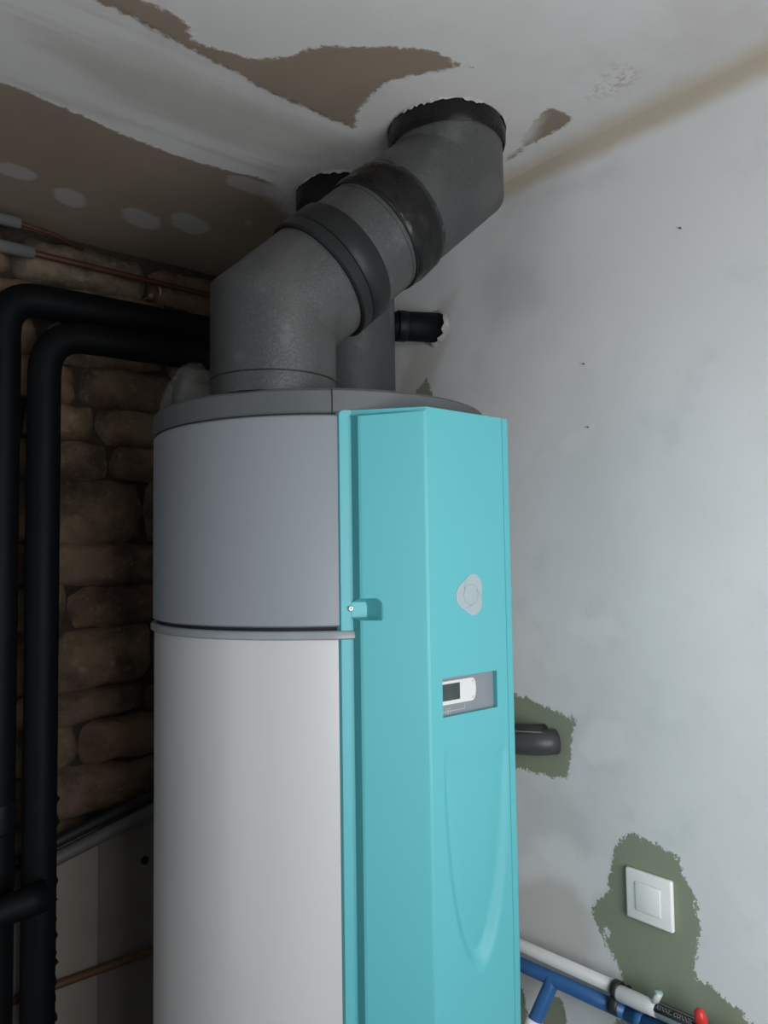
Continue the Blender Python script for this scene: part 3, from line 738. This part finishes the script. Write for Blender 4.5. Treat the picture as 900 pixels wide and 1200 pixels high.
# loose scraps of tape along the inner pipe
rnd = random.Random(3); scraps = []
for z in [0.70, 0.735, 0.77, 0.80, 0.835, 0.85, 0.885, 0.915, 0.95, 0.985, 1.10, 1.14]:
    L = rnd.uniform(0.003, 0.008); a = Vector((0.4900, 1.582, z)); h = rnd.uniform(0.004, 0.016)
    dv = Vector((0.765, -0.643, 0))*L
    vs = [a+Vector((0, 0, -h)), a+Vector((0, 0, h)), a+dv+Vector((0, 0, rnd.uniform(-.01, .004))), a+Vector((0, 0.001, -h)), a+Vector((0, 0.001, h)), a+dv+Vector((0, 0.001, 0))]
    scraps.append(mesh('s', vs, [(0, 1, 2), (5, 4, 3), (0, 3, 4, 1), (1, 4, 5, 2), (2, 5, 3, 0)]))
part('tape_scraps', join_meshes('tape_scraps', scraps), foam2_m, p_in, False)['kind'] = 'stuff'
# ragged broken plaster round the hole where the inner pipe enters the white wall
rnd = random.Random(12); nn = 30; vs = []
for k in range(nn):
    a = 2*math.pi*k/nn; w = max(0.0, 0.5+0.5*math.cos(a+0.6)); q = 0.0335
    vs.append((XR-0.001-(0.002+rnd.uniform(0.0, 0.010))*w, 1.187-q*math.cos(a)*1.05, 2.094+q*math.sin(a)))
for k in range(nn):
    a = 2*math.pi*k/nn; w = max(0.0, 0.5+0.5*math.cos(a+0.6)); q = 0.0345+rnd.uniform(0.003, 0.012)*(0.25+w)
    vs.append((XR-0.0005, 1.187-q*math.cos(a)*1.05, 2.094+q*math.sin(a)))
part('plaster_chip', mesh('plaster_chip', vs, [(k, (k+1) % nn, nn+(k+1) % nn, nn+k) for k in range(nn)]), chip_m, wall_right)
# lagged cross branch low on the left
pipe_thing('branch_pipe', [(0.10, 1.600, 0.905), (0.33, 1.555, 0.962), (0.462, 1.537, 0.982)], 0.027, foam_m, 'short black lagged branch crossing low in front of the two upright pipes', 'pipe')
# sloping drain pipes over the boards
zt2 = lambda x: 1.012+(x-0.546)*0.262
pipe_thing('drain_hose', [(0.15, 1.722, zt2(0.15)+0.002), (1.12, 1.722, zt2(1.12)+0.002)], 0.0125, simple('black_hose', (0.010, 0.010, 0.011), 0.55, var=0.1), 'thin black hose running slanted across the stone wall', 'hose', 0.0)
pipe_thing('drain_pipe', [(0.15, 1.7195, zt2(0.15)-0.031), (1.12, 1.7195, zt2(1.12)-0.031)], 0.0150, simple('grey_drain_plastic', (0.115, 0.112, 0.112), 0.5, var=0.1), 'slanted grey plastic waste pipe just below the black hose', 'pipe', 0.0)
copper_m = simple('aged_copper', (0.10, 0.040, 0.022), 0.55, 0.4, var=0.3, vs=20)
copperd_m = simple('dull_copper', (0.155, 0.070, 0.040), 0.55, 0.35, var=0.3, vs=20)
sleeve_m = simple('white_pipe_sleeve', (0.15, 0.155, 0.155), 0.7, var=0.1, vs=60)
pipe_thing('copper_pipe', [(0.15, 1.722, 0.716), (1.12, 1.722, 0.722)], 0.0085, copperd_m, 'copper pipe running level across the pale boards near the bottom', 'pipe', 0.0, 12, 0.2)
c1 = thing('copper_pipe', (0.48, 1.71, 2.268), 'lower of two thin copper pipes with white sleeves high on the stone wall', 'pipe')
part('copper_tube', tube('copper_tube', [(0.1, 1.712, 2.258), (0.48, 1.712, 2.258), (1.14, 1.712, 2.250)], 0.0070, 12), copper_m, c1)
part('sleeve', tube('sleeve', [(0.1, 1.712, 2.258), (0.472, 1.712, 2.258)], 0.0135, 16), sleeve_m, c1, label='white foam sleeve')
c2 = thing('copper_pipe', (0.44, 1.70, 2.31), 'upper of two thin copper pipes with white sleeves, close under the ceiling', 'pipe')
part('copper_tube', tube('copper_tube', [(0.1, 1.70, 2.311), (0.44, 1.70, 2.311), (0.51, 1.71, 2.309), (0.62, 1.765, 2.305)], 0.0045, 12), copper_m, c2)
part('sleeve', tube('sleeve', [(0.1, 1.70, 2.311), (0.441, 1.70, 2.311)], 0.0125, 16), sleeve_m, c2, label='white foam sleeve')
# pipe clip on the stones
clip_m = simple('zinc_clip', (0.42, 0.42, 0.42), 0.35, 0.8, var=0.1)
k1 = thing('pipe_clip', (0.752, 1.72, 2.225), 'small metal pipe clip with a wire eye on the dark stones', 'clip')
part('clip_nut', disc_lathe('clip_nut', (0.735, 1.77, 2.222), (0.735, 1.715, 2.222), [(0, 0.003), (0.8, 0.003), (0.81, 0.006), (1, 0.006)], 6), clip_m, k1, False)
part('clip_eye', tube('clip_eye', [(0.757, 1.77, 2.225), (0.757, 1.715, 2.225), (0.757, 1.712, 2.238), (0.753, 1.714, 2.250), (0.756, 1.73, 2.256)], 0.0022, 8), clip_m, k1)

# ================================================================== THINGS ON THE RIGHT WALL
sw = thing('light_switch', (XR, 0.7105, 1.0425), 'square white light switch on the green patch of the wall', 'light switch')
swm = simple('white_switch_plastic', (0.93, 0.915, 0.885), 0.35, var=0.01)
part('frame', box('frame', (XR-0.0045, 0.7105, 1.0425), (0.009, 0.083, 0.080), 0.0035, 3), swm, sw)
part('rocker_surround', box('rocker_surround', (XR-0.0092, 0.7105, 1.0425), (0.0012, 0.0465, 0.0465), 0.0005, 1), simple('switch_joint', (0.62, 0.61, 0.585), 0.4, var=0), sw, False)
part('rocker', box('rocker', (XR-0.0098, 0.7105, 1.0425), (0.003, 0.0445, 0.0445), 0.001, 2), swm, sw)
# elbow hose from heater into the wall
eh = thing('drain_elbow', (1.1, 0.95, 1.262), 'dark grey plastic elbow entering the wall beside the turquoise panel', 'pipe')
elb_m = simple('dark_grey_plastic', (0.048, 0.047, 0.048), 0.45, var=0.2, vs=30)
part('elbow', tube('elbow', bezier([(1.088, 0.980, 1.258), (1.122, 0.908, 1.260), (XR-0.0005, 0.892, 1.261)], 0.030, 8), 0.0225, 24), elb_m, eh)
part('end_cap', tube('end_cap', bezier([(1.090, 1.00, 1.276), (1.125, 0.928, 1.276), (XR-0.0005, 0.917, 1.275)], 0.02, 6), 0.0135, 18), simple('black_rubber', (0.025, 0.024, 0.024), 0.5, var=0.1), eh)
part('wire', tube('wire', [(1.078, 0.963, 1.2815), (1.100, 0.925, 1.281), (1.118, 0.898, 1.281)], 0.0011, 8), sleeve_m, eh, label='thin white wire')
# blue water pipe with branch, clamp and fitting
blue_m = simple('blue_pipe_plastic', (0.026, 0.110, 0.290), 0.38, var=0.12, vs=20)
bl = thing('blue_pipe', (1.112, 0.8, 0.86), 'blue plastic water pipe along the wall under the white pipe', 'pipe')
part('pipe', tube('pipe', [(1.112, 1.20, 0.852), (1.112, 0.95, 0.858), (1.112, 0.735, 0.866)], 0.0118, 20), blue_m, bl)
part('fitting', ring_on('fitting', (1.112, 0.736, 0.866), (1.112, 0.690, 0.864), 0.0, [(0, 0.0128), (0.35, 0.0130), (0.36, 0.0143), (0.62, 0.0143), (0.63, 0.0130), (1, 0.0130)], 24), blue_m, bl)
part('outlet_pipe', tube('outlet_pipe', [(1.112, 0.715, 0.865), (1.110, 0.58, 0.864), (1.108, 0.40, 0.864)], 0.0135, 20), blue_m, bl)
part('branch', tube('branch', bezier([(1.112, 0.885, 0.862), (1.108, 0.885, 0.852), (1.078, 0.900, 0.792), (1.066, 0.903, 0.765)], 0.01), 0.0125, 18), blue_m, bl)
part('branch_nut', ring_on('branch_nut', (1.081, 0.899, 0.797), (1.070, 0.902, 0.771), 0.0, [(0, 0.0135), (0.08, 0.0155), (0.92, 0.0155), (1, 0.0135)], 18), swm, bl, label='white nut')
wp = thing('white_pipe', (1.116, 0.8, 0.887), 'white plastic water pipe with a black printed label above the blue pipe', 'pipe')
wp_m = simple('white_pipe_plastic', (0.60, 0.60, 0.59), 0.38, var=0.04)
ZW = lambda y: 0.888+(0.95-y)*0.028
part('pipe', tube('pipe', [(1.118, 1.20, ZW(1.2)), (1.118, 0.758, ZW(0.758))], 0.0105, 20), wp_m, wp)
part('socket', ring_on('socket', (1.112, 0.752, ZW(0.752)-0.002), (1.112, 0.682, ZW(0.682)-0.002), 0.0, [(0, 0.0115), (0.05, 0.0124), (0.7, 0.0124), (0.75, 0.0118), (1, 0.0112)], 24), wp_m, wp)
part('outlet', tube('outlet', [(1.112, 0.688, ZW(0.688)+0.006), (1.112, 0.678, ZW(0.688)+0.026)], 0.0055, 14), wp_m, wp)
part('outlet_cap', tube('outlet_cap', [(1.113, 0.6815, ZW(0.688)+0.0225), (1.113, 0.680, ZW(0.688)+0.0275)], 0.0062, 14), simple('green_cap', (0.30, 0.42, 0.40), 0.5, var=0), wp, label='pale green cap')
part('end_pipe', tube('end_pipe', [(1.112, 0.684, ZW(0.684)-0.002), (1.112, 0.40, ZW(0.40)-0.002)], 0.0108, 20), wp_m, wp)
def pipe_patch(y0, y1, a0, a1, r, n=12):
    vs = []; fs = []
    for y in (y0, y1):
        for q in range(n+1):
            a = math.radians(a0+(a1-a0)*q/n)
            for rr in (r, r-0.0006): vs.append((1.112-rr*math.cos(a), y, ZW(y)-0.002+rr*math.sin(a)))
    m = 2*(n+1)
    for q in range(n):
        b0 = 2*q
        fs += [(b0, b0+2, m+b0+2, m+b0), (b0+1, m+b0+1, m+b0+3, b0+3), (b0, b0+1, b0+3, b0+2), (m+b0, m+b0+2, m+b0+3, m+b0+1)]
    fs += [(0, m, m+1, 1), (2*n, 2*n+1, m+2*n+1, m+2*n)]
    return mesh('printed_label', vs, fs)
lab = part('printed_label', pipe_patch(0.684, 0.612, 12, 92, 0.0112), simple('black_print', (0.02, 0.02, 0.021), 0.4, var=0), wp, label='black printed label')
def text_mesh(body, size):
    cu = bpy.data.curves.new('lettering', 'FONT'); cu.body = body; cu.size = size; cu.align_x = 'CENTER'; cu.align_y = 'CENTER'; cu.extrude = 0.0002
    ob = bpy.data.objects.new('tmp', cu); COL.objects.link(ob)
    dg = bpy.context.evaluated_depsgraph_get(); me = bpy.data.meshes.new_from_object(ob.evaluated_get(dg)); me.name = 'lettering'
    bpy.data.objects.remove(ob); return me
tm = text_mesh('RENNEL CONNECT', 0.0092)
rm = Matrix.Translation((0, 0, 0))
ya = 0.648
# letters lie on the side of the sleeve that faces the room (-x): text runs along -y, up is +z
Rt = Matrix(((0, 0, -1, 0), (-1, 0, 0, 0), (0, 1, 0, 0), (0, 0, 0, 1)))
tm.transform(Rt)
for v in tm.vertices:
    ys = v.co.y*0.80; a = math.radians(52)+v.co.z/0.0114
    v.co = (1.112-0.0114*math.cos(a), ya+ys, ZW(ya+ys)-0.002+0.0114*math.sin(a)+0.0)
# pull letters 0.15 mm proud of the sleeve
lt = link('lettering', tm, simple('white_print', (0.6, 0.6, 0.6), 0.5, var=0), lab, False)
cl = thing('pipe_clamp', (1.13, 0.757, 0.88), 'dark double pipe clamp holding the blue and white pipes to the wall', 'clamp')
clm = simple('black_clamp', (0.02, 0.021, 0.022), 0.45, var=0.1)
part('ring', ring_on('ring', (1.116, 0.762, ZW(0.757)), (1.116, 0.750, ZW(0.757)), 0.0108, [(0, 0.0140), (1, 0.0140)], 24), clm, cl)
part('ring', ring_on('ring', (1.112, 0.764, 0.8690), (1.112, 0.748, 0.8695), 0.0122, [(0, 0.0150), (1, 0.0150)], 24), clm, cl)
part('stem', box('stem', (1.136, 0.756, 0.882), (0.030, 0.010, 0.012), 0.002, 1), clm, cl)
rv = thing('valve_handle', (1.10, 0.600, 0.917), 'red oval valve lever on the white pipe at the bottom right', 'valve')
redm = simple('red_plastic', (0.62, 0.030, 0.022), 0.35, var=0.05)
hp = []
for u, rr in [(0, .0045), (.1, .0068), (.3, .0086), (.6, .0092), (.85, .0075), (.97, .0045), (1, .002)]: hp.append((u, rr))
part('lever', disc_lathe('lever', (1.102, 0.602, 0.902), (1.096, 0.606, 0.934), hp, 18), redm, rv)
part('spindle', tube('spindle', [(1.108, 0.602, 0.895), (1.102, 0.602, 0.905)], 0.006, 14), swm, rv, label='white spindle')
wi = [on_x(690, 1139, XR-0.003), on_x(735, 1157, XR-0.003), on_x(775, 1174, XR-0.003), on_x(812, 1190, XR-0.003), on_x(850, 1206, XR-0.003)]
tag(link('thin_cable', tube('thin_cable', wi, 0.0011, 8), simple('grey_cable', (0.16, 0.17, 0.16), 0.5, var=0)), 'thin grey cable on the green wall patch above the white pipe', 'cable')
nail_m = simple('dark_nail', (0.05, 0.05, 0.05), 0.5, 0.5, var=0)
for (x, y), lb in [((798, 268), 'tiny dark nail high on the bare white wall'), ((690, 501), 'tiny dark nail level with the top of the turquoise panel'), ((685, 427), 'tiny dark nail between the high nail and the panel top')]:
    p = Vector(on_x(x, y, XR))
    tag(link('nail', disc_lathe('nail', p+Vector((0.004, 0, 0)), p+Vector((-0.005, 0, 0.0006)), [(0, .0007), (.7, .0007), (.71, .0013), (1, .0012)], 10), nail_m), lb, 'nail')
